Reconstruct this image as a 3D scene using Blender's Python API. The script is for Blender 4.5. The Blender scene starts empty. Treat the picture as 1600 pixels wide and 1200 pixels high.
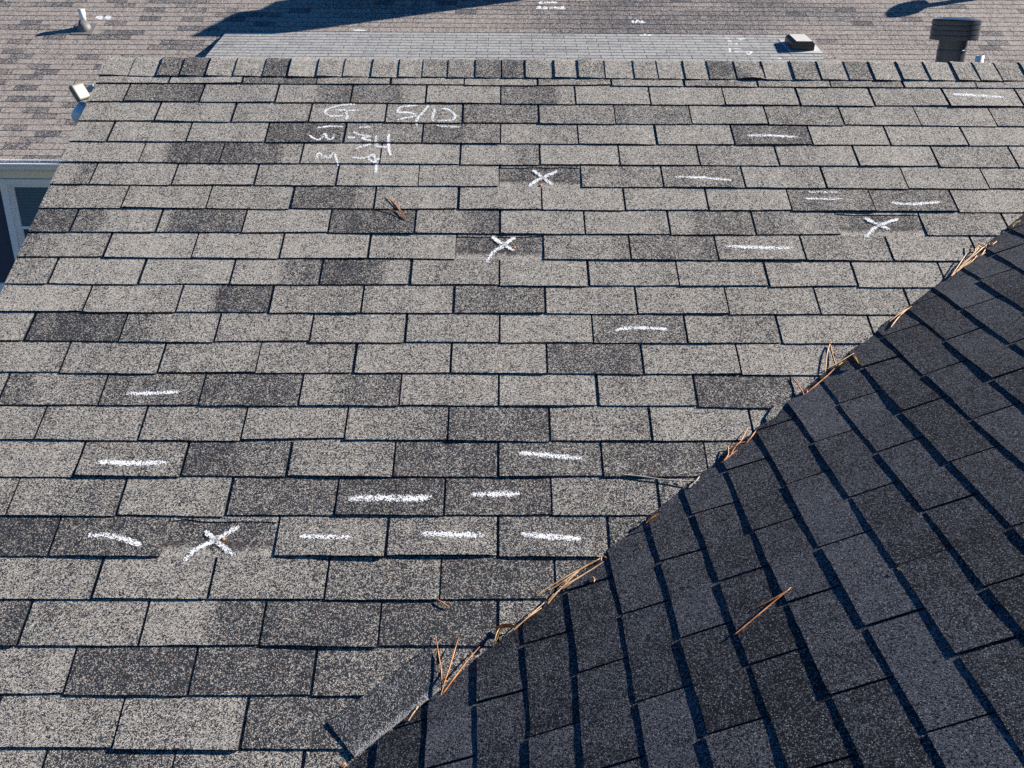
import bpy, bmesh, math, random
from mathutils import Vector, Matrix, noise
R = math.radians
random.seed(7)
C = bpy.context.scene.collection
SC = bpy.context.scene

# ------------------------------------------------------------------ camera (metres; shingle tabs are 12 in wide, 5 in exposed)
FPX = 1462.7397            # focal length in pixels of a 1600 px wide picture
CAM = Vector((0.013129, -2.833496, 1.041626))
YAW, PIT, ROLL = R(0.591737), R(-22.683514), R(0.399374)
_f = Vector((math.sin(YAW)*math.cos(PIT), math.cos(YAW)*math.cos(PIT), math.sin(PIT)))
_r = Vector((math.cos(YAW), -math.sin(YAW), 0)); _u = _r.cross(_f)
RX = _r*math.cos(ROLL)+_u*math.sin(ROLL); UX = -_r*math.sin(ROLL)+_u*math.cos(ROLL); FX = _f
cam = bpy.data.objects.new("camera", bpy.data.cameras.new("camera")); C.objects.link(cam)
cam.matrix_world = Matrix(((RX.x, UX.x, -FX.x, CAM.x), (RX.y, UX.y, -FX.y, CAM.y), (RX.z, UX.z, -FX.z, CAM.z), (0, 0, 0, 1)))
cam.data.sensor_width = 36; cam.data.lens = FPX/1600*36; cam.data.clip_start = .05; cam.data.clip_end = 3000
SC.camera = cam

# ------------------------------------------------------------------ daylight
SUN_EL, SUN_AZ = R(29.6), R(14.3)      # elevation; azimuth measured from +X towards +Y
S = Vector((math.cos(SUN_EL)*math.cos(SUN_AZ), math.cos(SUN_EL)*math.sin(SUN_AZ), math.sin(SUN_EL)))
w = bpy.data.worlds.new("World"); SC.world = w; w.use_nodes = True
nt = w.node_tree; bg = nt.nodes['Background']; sky = nt.nodes.new('ShaderNodeTexSky')
sky.sky_type = 'NISHITA'; sky.sun_disc = False; sky.sun_elevation = SUN_EL
sky.sun_rotation = math.pi/2 - SUN_AZ
sky.air_density = .8; sky.dust_density = 0.0; sky.ozone_density = 6.0
hs = nt.nodes.new('ShaderNodeHueSaturation'); hs.inputs['Saturation'].default_value = 1.25
nt.links.new(sky.outputs[0], hs.inputs['Color']); nt.links.new(hs.outputs[0], bg.inputs[0]); bg.inputs[1].default_value = 0.05
sl = bpy.data.lights.new("sun", 'SUN'); sl.energy = 5.0; sl.angle = R(0.5); sl.color = (1.0, .93, .83)
sun = bpy.data.objects.new("sun", sl); C.objects.link(sun)
sun.rotation_euler = S.to_track_quat('Z', 'Y').to_euler()
SC.view_settings.view_transform = 'Standard'; SC.view_settings.look = 'None'
SC.view_settings.gamma = 1; SC.view_settings.use_curve_mapping = False
SC.view_settings.exposure = 1.12
SC.cycles.use_denoising = False
SC.cycles.max_bounces = 6; SC.cycles.diffuse_bounces = 4; SC.cycles.transparent_max_bounces = 6

# ------------------------------------------------------------------ planes of the place
W, E = .3048, .127
S1, S2, S3, S4 = 0.514167, 0.402756, 0.48234112, 0.2347898
S1 = R(29.45960101); S2 = R(23.0761971)
Y0, XR, ZR = -0.46303667, 0.65901832, -0.23013114
class Plane:
    def __init__(s, o, u, v):
        s.o = Vector(o); s.u = Vector(u).normalized(); s.v = Vector(v).normalized(); s.n = s.u.cross(s.v)
    def P(s, u, v, w=0.): return s.o + s.u*u + s.v*v + s.n*w
    def uv(s, p): d = Vector(p)-s.o; return d.dot(s.u), d.dot(s.v)
MAIN = Plane((0, 0, 0), (1, 0, 0), (0, math.cos(S1), math.sin(S1)))
SIDE = Plane((XR, Y0, ZR), (0, -1, 0), (math.cos(S2), 0, math.sin(S2)))
FAR = Plane((0, 8.79810583, -0.90211066), (1, 0, 0), (0, math.cos(S3), math.sin(S3)))
LOW = Plane((0, 10.38280045, 0.24082085), (1, 0, 0), (0, math.cos(S4), math.sin(S4)))
def ray(px, py): return (FX + RX*((px-800)/FPX) - UX*((py-600)/FPX)).normalized()
def cast(px, py, pl):
    d = ray(px, py); t = (pl.o-CAM).dot(pl.n)/d.dot(pl.n); return CAM + d*t, t
def at_uv(px, py, pl): return pl.uv(cast(px, py, pl)[0])
def at_y(px, py, Y):
    d = ray(px, py); return CAM + d*((Y-CAM.y)/d.y)
def px_of(p):
    D = Vector(p)-CAM; z = D.dot(FX); return 800+FPX*D.dot(RX)/z, 600-FPX*D.dot(UX)/z
def u_at(px, v, pl):      # u on a plane at slope height v whose picture column is px
    a, y = px_of(pl.P(0, v)); u, vv = at_uv(px, y, pl)
    a, y2 = px_of(pl.P(u, v)); return at_uv(px, y2, pl)[0]

# valley line between MAIN and SIDE (plan view)
t1, t2 = math.tan(S1), math.tan(S2)
def valley_x(y): return XR + (y*t1-ZR)/t2
VD = Vector((t1/t2, 1, 0)).normalized(); VN = Vector((VD.y, -VD.x, 0))   # VN points to the side slope
V0 = Vector((valley_x(0), 0, 0))
def valley_d(p): return (Vector((p[0], p[1], 0))-V0).dot(VN)

# ------------------------------------------------------------------ materials
def mat(name):
    m = bpy.data.materials.new(name); m.use_nodes = True; nt = m.node_tree
    return m, nt, nt.nodes['Principled BSDF']
def N(nt, t, **k):
    n = nt.nodes.new(t)
    for a, b in k.items(): setattr(n, a, b)
    return n
def mathn(nt, op, a, b=None, c=None, clamp=False):
    n = N(nt, 'ShaderNodeMath', operation=op, use_clamp=clamp)
    for i, x in enumerate((a, b, c)):
        if x is None: continue
        if isinstance(x, (int, float)): n.inputs[i].default_value = x
        else: nt.links.new(x, n.inputs[i])
    return n.outputs[0]
def mixc(nt, f, a, b):
    n = N(nt, 'ShaderNodeMix', data_type='RGBA')
    for i, x in ((0, f), (6, a), (7, b)):
        if isinstance(x, tuple): n.inputs[i].default_value = (*x, 1)
        elif isinstance(x, (int, float)): n.inputs[i].default_value = x
        else: nt.links.new(x, n.inputs[i])
    return n.outputs[2]
def shingle_mat(name, light, dark, cell=.0034, contrast=1., bump=.5, lo=.30, hi=.78, seed=0., sparkle=.45, streak=.5):
    m, nt, b = mat(name); L = nt.links
    uv = N(nt, 'ShaderNodeUVMap'); uv.uv_map = 'UVMap'
    at = N(nt, 'ShaderNodeAttribute', attribute_name='tone'); tar = N(nt, 'ShaderNodeAttribute', attribute_name='tar')
    mp = N(nt, 'ShaderNodeMapping'); mp.inputs['Location'].default_value = (seed, seed*.7, 0)
    L.new(uv.outputs[0], mp.inputs[0]); co = mp.outputs[0]
    v1 = N(nt, 'ShaderNodeTexVoronoi', voronoi_dimensions='2D'); v1.inputs['Scale'].default_value = 1/cell; L.new(co, v1.inputs['Vector'])
    v2 = N(nt, 'ShaderNodeTexVoronoi', voronoi_dimensions='2D'); v2.inputs['Scale'].default_value = 1/(cell*1.9); L.new(co, v2.inputs['Vector'])
    s1 = N(nt, 'ShaderNodeSeparateColor'); L.new(v1.outputs['Color'], s1.inputs[0])
    s2 = N(nt, 'ShaderNodeSeparateColor'); L.new(v2.outputs['Color'], s2.inputs[0])
    n1 = N(nt, 'ShaderNodeTexNoise', noise_dimensions='2D'); n1.inputs['Scale'].default_value = 22; n1.inputs['Detail'].default_value = 3; L.new(co, n1.inputs['Vector'])
    n2 = N(nt, 'ShaderNodeTexNoise', noise_dimensions='2D'); n2.inputs['Scale'].default_value = 90; n2.inputs['Detail'].default_value = 2; L.new(co, n2.inputs['Vector'])
    tone = mathn(nt, 'MULTIPLY_ADD', mathn(nt, 'SUBTRACT', n1.outputs[0], .5), .6, at.outputs['Fac'])
    tone = mathn(nt, 'MULTIPLY_ADD', mathn(nt, 'SUBTRACT', n2.outputs[0], .5), .30, tone)
    mp3 = N(nt, 'ShaderNodeMapping'); mp3.inputs['Scale'].default_value = (9, 1.3, 1); L.new(co, mp3.inputs[0])
    n3 = N(nt, 'ShaderNodeTexNoise', noise_dimensions='2D'); n3.inputs['Scale'].default_value = 1.; n3.inputs['Detail'].default_value = 4; L.new(mp3.outputs[0], n3.inputs['Vector'])
    tone = mathn(nt, 'MULTIPLY_ADD', mathn(nt, 'SUBTRACT', n3.outputs[0], .5), streak, tone)
    th = mathn(nt, 'MULTIPLY_ADD', tone, hi-lo, lo)
    rnd = mathn(nt, 'ADD', mathn(nt, 'MULTIPLY', s1.outputs[0], .68), mathn(nt, 'MULTIPLY', s2.outputs[0], .32))
    f = mathn(nt, 'MULTIPLY_ADD', mathn(nt, 'SUBTRACT', rnd, th), 4.2*contrast, .5, clamp=True)
    shade = mathn(nt, 'MULTIPLY_ADD', s1.outputs[1], .75, .62)
    lc = N(nt, 'ShaderNodeVectorMath', operation='SCALE'); lc.inputs[0].default_value = light; L.new(shade, lc.inputs['Scale'])
    dc = N(nt, 'ShaderNodeVectorMath', operation='SCALE'); dc.inputs[0].default_value = dark; L.new(shade, dc.inputs['Scale'])
    col = mixc(nt, f, dc.outputs[0], lc.outputs[0])
    pk = mathn(nt, 'LESS_THAN', s1.outputs[2], .03)
    col = mixc(nt, mathn(nt, 'MULTIPLY', pk, .6), col, (light[0]*1.05, light[1]*.72, light[2]*.66))
    sp = mathn(nt, 'MULTIPLY', mathn(nt, 'GREATER_THAN', s1.outputs[2], .955), sparkle)
    col = mixc(nt, sp, col, (.72, .71, .68))
    col = mixc(nt, tar.outputs['Fac'], col, (.055, .042, .04))
    L.new(col, b.inputs['Base Color']); b.inputs['Roughness'].default_value = .9
    b.inputs['Specular IOR Level'].default_value = .25
    h = mathn(nt, 'MULTIPLY_ADD', v1.outputs['Distance'], -.9, mathn(nt, 'MULTIPLY', s1.outputs[0], .8))
    bm = N(nt, 'ShaderNodeBump'); bm.inputs['Strength'].default_value = bump; bm.inputs['Distance'].default_value = .0011
    L.new(h, bm.inputs['Height']); L.new(bm.outputs[0], b.inputs['Normal'])
    return m
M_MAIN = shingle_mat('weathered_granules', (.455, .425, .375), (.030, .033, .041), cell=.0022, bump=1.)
M_SIDE = shingle_mat('grazing_lit_granules', (.122, .126, .144), (.007, .009, .014), cell=.0021, bump=.3, seed=3.1, lo=.36, hi=.8, sparkle=.35)  # same shingles as the main slope, grazing light put into a darker, bluer colour
M_FAR = shingle_mat('tan_granules', (.36, .315, .28), (.068, .070, .082), cell=.009, contrast=.7, bump=.2, lo=.22, hi=.8, seed=5., sparkle=.55)
M_LOW = shingle_mat('pale_granules', (.335, .34, .34), (.14, .145, .155), cell=.009, contrast=.5, bump=.2, lo=.15, hi=.8, seed=8., sparkle=.2)
M_LOOSE = shingle_mat('loose_granules', (.33, .335, .345), (.024, .027, .035), cell=.0019, bump=.6, seed=6., sparkle=.3, streak=.2)
def plain(name, col, rough=.6, metal=0., nscale=None, namt=.25, spec=.5):
    m, nt, b = mat(name); b.inputs['Roughness'].default_value = rough; b.inputs['Metallic'].default_value = metal
    b.inputs['Specular IOR Level'].default_value = spec
    if nscale:
        tc = N(nt, 'ShaderNodeTexCoord'); n = N(nt, 'ShaderNodeTexNoise'); n.inputs['Scale'].default_value = nscale; n.inputs['Detail'].default_value = 5
        nt.links.new(tc.outputs['Object'], n.inputs['Vector'])
        c = mixc(nt, n.outputs[0], tuple(x*(1-namt) for x in col), tuple(min(1, x*(1+namt)) for x in col))
        nt.links.new(c, b.inputs['Base Color'])
    else: b.inputs['Base Color'].default_value = (*col, 1)
    return m
M_EDGE = plain('asphalt_edge', (.016, .014, .015), .9, nscale=120, namt=.5)
M_WHITE = plain('white_trim', (.86, .87, .89), .5, nscale=6, namt=.06)
M_PVC = plain('white_pvc', (.82, .82, .80), .35, nscale=9, namt=.05)
M_CREAM = plain('cream_plastic', (.21, .205, .16), .45, nscale=20, namt=.08)
M_TAN = plain('tan_trim', (.88, .84, .76), .6, nscale=8, namt=.08)
M_SIDING = plain('navy_siding', (.035, .045, .085), .6, nscale=5, namt=.2)
M_LEAD = plain('grey_flashing', (.17, .165, .16), .6, nscale=14, namt=.3)
M_VENT = plain('black_metal', (.035, .035, .037), .4, nscale=30, namt=.4)
M_GALV = plain('weathered_metal', (.050, .054, .064), .32, .0, spec=.45, nscale=12, namt=.2)
M_BRICK = plain('chimney_brick', (.24, .12, .08), .9, nscale=14, namt=.3)
M_CONC = plain('concrete', (.38, .36, .33), .9, nscale=10, namt=.2)
M_NAIL = plain('orange_rust', (.62, .22, .06), .6)
M_WOOD = plain('sheathing', (.32, .24, .16), .8, nscale=8, namt=.2)
def needle_mat(name, a, b_):
    m, nt, b = mat(name); tc = N(nt, 'ShaderNodeTexCoord'); n = N(nt, 'ShaderNodeTexNoise'); n.inputs['Scale'].default_value = 45
    nt.links.new(tc.outputs['Object'], n.inputs['Vector'])
    nt.links.new(mixc(nt, mathn(nt, 'MULTIPLY_ADD', n.outputs[0], 2.4, -.7, clamp=True), a, b_), b.inputs['Base Color']); b.inputs['Roughness'].default_value = .5
    return m
M_NEED = needle_mat('dry_needle', (.36, .11, .035), (.74, .36, .15))
M_STRAW = needle_mat('straw', (.52, .24, .09), (.86, .58, .34))
M_LEAF = needle_mat('dry_leaf', (.28, .11, .04), (.62, .36, .15))
M_YEL = needle_mat('yellow_leaf', (.55, .36, .08), (.80, .66, .38))
M_TWIG = needle_mat('grey_twig', (.40, .36, .30), (.70, .64, .54))
def chalk_mat():
    m, nt, b = mat('chalk'); L = nt.links
    uv = N(nt, 'ShaderNodeUVMap'); uv.uv_map = 'UVMap'; at = N(nt, 'ShaderNodeAttribute', attribute_name='tone')
    v = N(nt, 'ShaderNodeTexVoronoi', voronoi_dimensions='2D'); v.inputs['Scale'].default_value = 1/.0026; L.new(uv.outputs[0], v.inputs['Vector'])
    s = N(nt, 'ShaderNodeSeparateColor'); L.new(v.outputs['Color'], s.inputs[0])
    n = N(nt, 'ShaderNodeTexNoise', noise_dimensions='2D'); n.inputs['Scale'].default_value = 140; L.new(uv.outputs[0], n.inputs['Vector'])
    d = mathn(nt, 'ADD', at.outputs['Fac'], mathn(nt, 'MULTIPLY', mathn(nt, 'SUBTRACT', n.outputs[0], .5), .9))
    a = mathn(nt, 'MULTIPLY_ADD', mathn(nt, 'SUBTRACT', d, s.outputs[0]), 6., .5, clamp=True)
    b.inputs['Base Color'].default_value = (.86, .87, .88, 1); b.inputs['Roughness'].default_value = .95
    L.new(a, b.inputs['Alpha'])
    return m
M_CHALK = chalk_mat()

# ------------------------------------------------------------------ object helpers
def link(name, me, parent=None, mats=()):
    o = bpy.data.objects.new(name, me); C.objects.link(o)
    for m in mats: me.materials.append(m)
    if parent: o.parent = parent; o.matrix_parent_inverse = Matrix.Translation(-parent.matrix_basis.translation)
    return o
def thing(name, label, cat, loc, group=None):
    o = bpy.data.objects.new(name, None); C.objects.link(o); o.location = loc; o.empty_display_size = .1
    o['label'] = label; o['category'] = cat
    if group: o['group'] = group
    return o
def tag(o, label, cat, group=None):
    o['label'] = label; o['category'] = cat
    if group: o['group'] = group
    return o
def from_bm(name, bm, m, parent=None, smooth=False):
    bmesh.ops.recalc_face_normals(bm, faces=bm.faces)
    me = bpy.data.meshes.new(name); bm.to_mesh(me); bm.free()
    if smooth:
        for p in me.polygons: p.use_smooth = True
    return link(name, me, parent, (m,) if not isinstance(m, (list, tuple)) else m)
def box(bm, c, s, rot=None, mi=0):
    r = bmesh.ops.create_cube(bm, size=1); T = Matrix.Translation(Vector(c)) @ (rot or Matrix()) @ Matrix.Diagonal((*s, 1))
    bmesh.ops.transform(bm, matrix=T, verts=r['verts'])
    for f in {f for v in r['verts'] for f in v.link_faces}: f.material_index = mi
    return r['verts']
def bevel(bm, off=.004, seg=2):
    bmesh.ops.bevel(bm, geom=[e for e in bm.edges if len(e.link_faces) == 2 and e.calc_face_angle() > .5], offset=off, segments=seg, affect='EDGES', profile=.6)
def lathe(bm, prof, c=(0, 0, 0), n=40, M=None, caps=True):
    M = M or Matrix(); rings = []
    for r, z in prof:
        rings.append([bm.verts.new(Vector(c) + (M @ Vector((r*math.cos(2*math.pi*k/n), r*math.sin(2*math.pi*k/n), z)))) for k in range(n)])
    for a, b in zip(rings, rings[1:]):
        for k in range(n): bm.faces.new((a[k], a[(k+1) % n], b[(k+1) % n], b[k]))
    if caps:
        bm.faces.new(rings[0][::-1]); bm.faces.new(rings[-1])

class Sheet:                       # quads with uv in metres, tone and tar per vertex
    def __init__(s): s.v = []; s.f = []; s.uv = []; s.t = []; s.r = []; s.m = []
    def add(s, p, uv, t, tar=0.):
        s.v.append(tuple(p)); s.uv.append(uv); s.t.append(t); s.r.append(tar); return len(s.v)-1
    def grid(s, rows, mi=0):
        for a, b in zip(rows, rows[1:]):
            for i in range(len(a)-1): s.f.append((a[i], a[i+1], b[i+1], b[i])); s.m.append(mi)
    def build(s, name, mats, parent=None, clip=None):
        me = bpy.data.meshes.new(name); me.from_pydata(s.v, [], s.f)
        ul = me.uv_layers.new(name='UVMap')
        for l in me.loops: ul.data[l.index].uv = s.uv[l.vertex_index]
        for nm, arr in (('tone', s.t), ('tar', s.r)):
            a = me.attributes.new(nm, 'FLOAT', 'POINT'); a.data.foreach_set('value', arr)
        me.polygons.foreach_set('material_index', s.m)
        if clip:
            bm = bmesh.new(); bm.from_mesh(me)
            for co, no in clip:
                bmesh.ops.bisect_plane(bm, geom=bm.verts[:]+bm.edges[:]+bm.faces[:], plane_co=co, plane_no=no, clear_outer=True)
            bm.to_mesh(me); bm.free()
        me.update(); return link(name, me, parent, mats)

def nz(a, b, c=0.): return noise.noise(Vector((a, b, c)))
def shingles(name, pl, r0, r1, u0, u1, phase, tonefn, lift, mats, parent, nu=12, nv=3, gap=.006, skip={}, warp=None, clip=None, seed=0, jit=1., tjit=.07):
    """courses r0..r1: butt of course r at v=r*E; phase(r) = joint offset in tabs"""
    sh = Sheet(); rnd = random.Random(seed); info = {}
    def P(u, v, w):
        p = pl.P(u, v, w)
        if warp: p = p + pl.n*warp(p)
        return p
    for r in range(r0, r1):
        ph = phase(r); vb = r*E
        k0 = math.floor(u0/W-ph); k1 = math.ceil(u1/W-ph)
        # lower layer seen in the joints
        nfl = max(2, int((u1-u0)/.05)) if nu > 4 else max(2, int((u1-u0)/.3))
        rows = []
        for f in ((-.03, .5, 1.06) if nu > 4 else (-.03, 1.06)):
            rows.append([sh.add(P(u0+(u1-u0)*i/nfl, vb+f*E, -.0006-.003*max(f, 0)-(.0005 if f > 1 else 0)), (u0+(u1-u0)*i/nfl+9, vb+f*E+5), .85) for i in range(nfl+1)])
        sh.grid(rows)
        for k in range(k0, k1):
            a = (k+ph)*W + gap/2*rnd.uniform(.6, 1.35); b = (k+1+ph)*W - gap/2*rnd.uniform(.6, 1.35)
            a += rnd.gauss(0, .0008)*jit; b += rnd.gauss(0, .0008)*jit
            dv = rnd.gauss(0, .0014)*jit; sk = rnd.gauss(0, .0013)*jit; tj = rnd.uniform(-tjit, tjit)
            lo, hi = (k+ph)*W, (k+1+ph)*W
            if hi < u0 or lo > u1: continue
            a = max(a, u0); b = min(b, u1)
            if b-a < .004: continue
            key = (r, k); f0 = 0.; torn = key in skip
            if torn:               # missing tab: exposed lower layer, sealant line and a torn sliver
                rows = []
                for j in range(11):
                    f = -.02+j*.105
                    row = []
                    for i in range(17):
                        u = a-gap/2 + (b-a+gap)*i/16; edge = min(i, 16-i)/16
                        blend = max(0, min(1, (f-.10+.15*nz(u*9, r))/.16)); t = .15*(1-blend)+.88*blend - .3*max(0, 1-edge*7)
                        tr = 0.
                        if .22 < f < .36 and nz(u*30, r, 3) > -.15: tr = .75
                        row.append(sh.add(P(u, vb+f*E, -.0002-.0025*max(f, 0)), (u, vb+f*E), t, tr))
                    rows.append(row)
                sh.grid(rows); f0 = .87
            seg = nu
            def vbot(u): return vb + f0*E + dv*(f0 == 0) + sk*(u-a)/(b-a)*2 + (.0020*nz(u*13, r*3.7, seed)*jit + .0007*nz(u*70, r*9.1, seed)*jit) + (.007*nz(u*11, r, 8.) + .002*nz(u*50, r, 2) if torn else 0)
            us = [a+(b-a)*i/seg for i in range(seg+1)]
            ls = [lift(r, k, u, (u-a)/(b-a))*(1-f0*.55) for u in us]
            info[key] = (a, b, us, ls)
            rows = []
            for j in range(nv+1):
                f = j/nv
                row = []
                for u, l in zip(us, ls):
                    v0 = vbot(u); v = v0+(vb+1.035*E-v0)*f
                    ff = max(0, (v-vb)/E)
                    jag = .0006*nz(v*140, u*3, seed)*jit if (u in (us[0], us[-1])) else 0
                    row.append(sh.add(P(u+jag, v, l*(1-ff)**1.15 if ff < 1 else -.0004), (u, v), tonefn(r, u, lo, hi)+tj))
                rows.append(row)
            sh.grid(rows)
            bl = [sh.add(P(u, vbot(u), -.0015), (u, vb), 1) for u in us]
            tp = [sh.add(sh.v[i], (u, vb), 1) for i, u in zip(rows[0], us)]
            sh.grid([bl, tp], 1)
            if nv > 1 or nu > 3:
                for side, sgn in ((0, 1), (-1, -1)):
                    col = [rw[side] for rw in rows]
                    t_ = [sh.add(sh.v[i], sh.uv[i], .5) for i in col]
                    b_ = [sh.add(Vector(sh.v[i])-pl.n*.006, sh.uv[i], .5) for i in col]
                    sh.grid([b_, t_] if sgn > 0 else [t_, b_], 1)
    return sh.build(name, mats, parent, clip)

def sm(a, b, x): t = max(0, min(1, (x-a)/(b-a))); return t*t*(3-2*t)

# ------------------------------------------------------------------ the near house
house = thing('shingled_house', 'near house whose weathered grey shingle roof carries white chalk dashes and crosses', 'house', (0, 0, -4.2))
RAKE = -1.667; RIDGE_V = 1.583
# tones of single tabs in the main slope, courses counted down from the ridge, columns of the photograph
DARK = {0: [(385, 490, .9), (1075, 1200, .45), (1285, 1400, .5)],
 1: [(120, 200, .3), (203, 312, .95), (497, 545, .8), (547, 628, .85), (784, 872, .8), (1251, 1367, .25)],
 2: [(135, 160, .3), (602, 722, .35), (722, 842, .8), (842, 963, .35), (963, 1084, .7), (1201, 1320, .45), (1559, 1640, .5)],
 3: [(412, 536, .95), (536, 659, .45), (659, 730, .85), (730, 783, .6), (1149, 1270, .85), (1270, 1392, .2)],
 4: [(262, 341, 1), (341, 442, .95), (442, 468, .4), (800, 846, .7), (1468, 1590, .35)],
 5: [(120, 150, .75), (150, 200, .4), (784, 912, .7), (912, 1038, .5), (1038, 1165, .65)],
 6: [(455, 560, 1), (560, 600, .5), (1239, 1369, .7), (1369, 1497, .72)],
 7: [(40, 108, 1), (108, 165, .8), (265, 379, 1), (513, 647, 1), (647, 730, .4), (730, 782, .75), (1085, 1182, .65), (1182, 1245, .55)],
 8: [(0, 60, .6), (709, 849, .7), (849, 960, .45), (960, 985, .7), (985, 1122, .72), (1122, 1259, .3), (1259, 1394, .45)],
 9: [(440, 497, .6), (497, 600, 1), (665, 780, .35), (1199, 1342, .2)],
 10: [(335, 417, 1), (705, 851, .8)],
 11: [(55, 184, 1), (184, 235, .65), (926, 1074, .7), (1130, 1224, .6), (1074, 1130, .4)],
 12: [(857, 1008, .85), (1290, 1360, .4)],
 13: [(0, 50, .8), (100, 150, .6), (150, 308, .72), (308, 465, .85), (540, 622, .65), (1089, 1240, .75)],
 14: [(640, 699, .5), (699, 861, .8), (861, 1020, .4)],
 15: [(117, 282, .45), (282, 385, 1), (385, 449, .75), (449, 613, .45), (613, 779, .7), (779, 942, .65), (942, 1106, .75)],
 16: [(90, 180, .5), (351, 522, .75), (522, 692, .95), (692, 864, .7)],
 17: [(-60, 70, 1), (70, 247, .75), (424, 602, .4), (777, 950, .45), (950, 1010, .7)],
 18: [(145, 330, .25), (507, 686, .5), (686, 865, .75), (865, 1000, .7)],
 19: [(-60, 32, .8), (330, 402, .9), (402, 591, .95), (591, 775, .95), (214, 330, .2)],
 20: [(101, 295, 1), (295, 487, .85), (487, 690, .5)],
 21: [(0, 175, .3), (175, 375, .3), (375, 600, .7)],
 22: [(60, 200, .75), (200, 270, .5), (270, 420, .35)]}
MT = {}
for c, lst in DARK.items():
    v = (11-c+.5)*E; MT[11-c] = [(u_at(a, v, MAIN), u_at(b, v, MAIN), t) for a, b, t in lst]
def main_tone(r, u, lo, hi):
    base = .25 + .16*nz(u*2.2, r*1.7, 1.) + .10*nz(u*9, r*5.1, 4.) + .10*max(0, nz(u*3.1, r*2.3, 9.))
    base += .24*sm(2, -10, r)*sm(-1.2, .1, u)+.15*sm(3, -9, r)  # light falloff put into the tone: darker down the slope and to the right
    t = base
    for a, b, tt in MT.get(r, ()):
        if abs(a-hi) < .03 or abs(b-lo) < .03: continue
        wa = 1. if abs(a-lo) < .03 else sm(a-.022, a+.022, u)
        wb = 1. if abs(b-hi) < .03 else 1-sm(b-.022, b+.022, u)
        t = t+(.10+tt*.80+.5*(base-.25)-t)*wa*wb
    return t
LIFTS = {}
def lift_tab(px, py, amt, shape='flat'):
    u, v = at_uv(px, py, MAIN); r = math.floor(v/E); ph = 0 if r % 2 == 0 else .5
    LIFTS[(r, math.floor(u/W-ph))] = (amt, shape)
for a in ((205, 725, .004, 'L'), (610, 780, .004, 'L'), (515, 840, .006, 'R'), (690, 838, .005, 'M'), (860, 838, .004, 'M'), (1185, 388, .004, 'R'),
          (1100, 280, .002, 'M'), (1525, 150, .004, 'L'), (1205, 214, .002, 'M'), (1430, 320, .003, 'R'), (1290, 312, .005, 'R'), (165, 840, .003, 'M'),
          (510, 908, .002, 'R'), (290, 1120, .004, 'R'), (240, 1045, .001, 'M'), (500, 975, .003, 'M'), (540, 720, .002, 'M')): lift_tab(*a)
def main_lift(r, k, u, s):
    l = .0042 + .0012*nz(u*4, r*2.9, 6.) + .0006*nz(u*17, r*1.3, 2.)
    s = min(1., max(0., s)); rr = random.Random(r*7121+k*389); c_ = rr.random()
    if c_ < .16: l += rr.uniform(.0008, .0032)*(1-s)**1.4
    elif c_ < .32: l += rr.uniform(.0008, .0032)*s**1.4
    elif c_ < .40: l += rr.uniform(.0005, .002)*math.sin(math.pi*s)
    if (r, k) in LIFTS:
        a, sh_ = LIFTS[(r, k)]; l += a*{'L': (1-s)**.6, 'R': s**.6, 'M': math.sin(math.pi*min(1, max(0, s)))**.5, 'flat': 1}[sh_]
    return max(.0018, l)
# joint parity: course c (from ridge) odd -> whole tabs; r = 11-c
mphase = lambda r: 0. if r % 2 == 0 else .5
SKIP = {}
for px, py in ((850, 276), (783, 385), (1372, 352), (340, 842)):
    u, v = at_uv(px, py, MAIN); r = math.floor(v/E); SKIP[(r, math.floor(u/W-mphase(r)))] = 1
main = shingles('roof_slope', MAIN, -18, 12, RAKE, 3.25, mphase, main_tone, main_lift, (M_MAIN, M_EDGE), house, nu=14, nv=3, gap=.0078,
                skip=SKIP, clip=[(V0+VN*.16, VN), (MAIN.P(0, RIDGE_V-.004), MAIN.v)], seed=11)
main['label'] = 'sunlit weathered slope with chalk marks and four missing tabs'

def side_warp(p):
    d = valley_d(p); lowf = sm(.45, -.25, p.y)
    return (.004+.012*lowf)*(1-sm(0, .26, abs(d)))
def side_tone(r, u, lo, hi):
    k = round((lo/W)*2)
    rr = random.Random(k*131+r*7919); b = .52+rr.uniform(-.2, .26)
    return b + .45*nz(u*2.2, r*.5, 31.) + .08*nz(u*11, r*3, 12.)  # broad soft patches painted in place of dappled tree shade
def side_lift(r, k, u, s):
    rr = random.Random(k*53+r*977); a = rr.uniform(-.0004, .0014); c = rr.uniform(-.0012, .0012)
    l = .0023 + a*.8 + c*(s-.5)*1.7 + .0008*nz(u*6, r*2.1, 16.) + .0004*nz(u*30, r*5, 1.)
    return max(.0011, l)
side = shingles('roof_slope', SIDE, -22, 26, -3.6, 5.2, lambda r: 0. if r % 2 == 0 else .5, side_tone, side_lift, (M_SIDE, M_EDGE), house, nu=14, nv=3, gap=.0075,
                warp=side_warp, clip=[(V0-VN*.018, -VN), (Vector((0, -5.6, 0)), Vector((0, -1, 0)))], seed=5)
for v_ in side.data.vertices:
    d_ = valley_d(v_.co)
    if d_ < -.0165:
        sft = .007*nz(v_.co.y*9, 4.)+.003*nz(v_.co.y*40, 1.)+.0015
        v_.co.x -= VN.x*sft; v_.co.y -= VN.y*sft
side['label'] = 'darker slope lit at a grazing angle across the valley'
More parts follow.
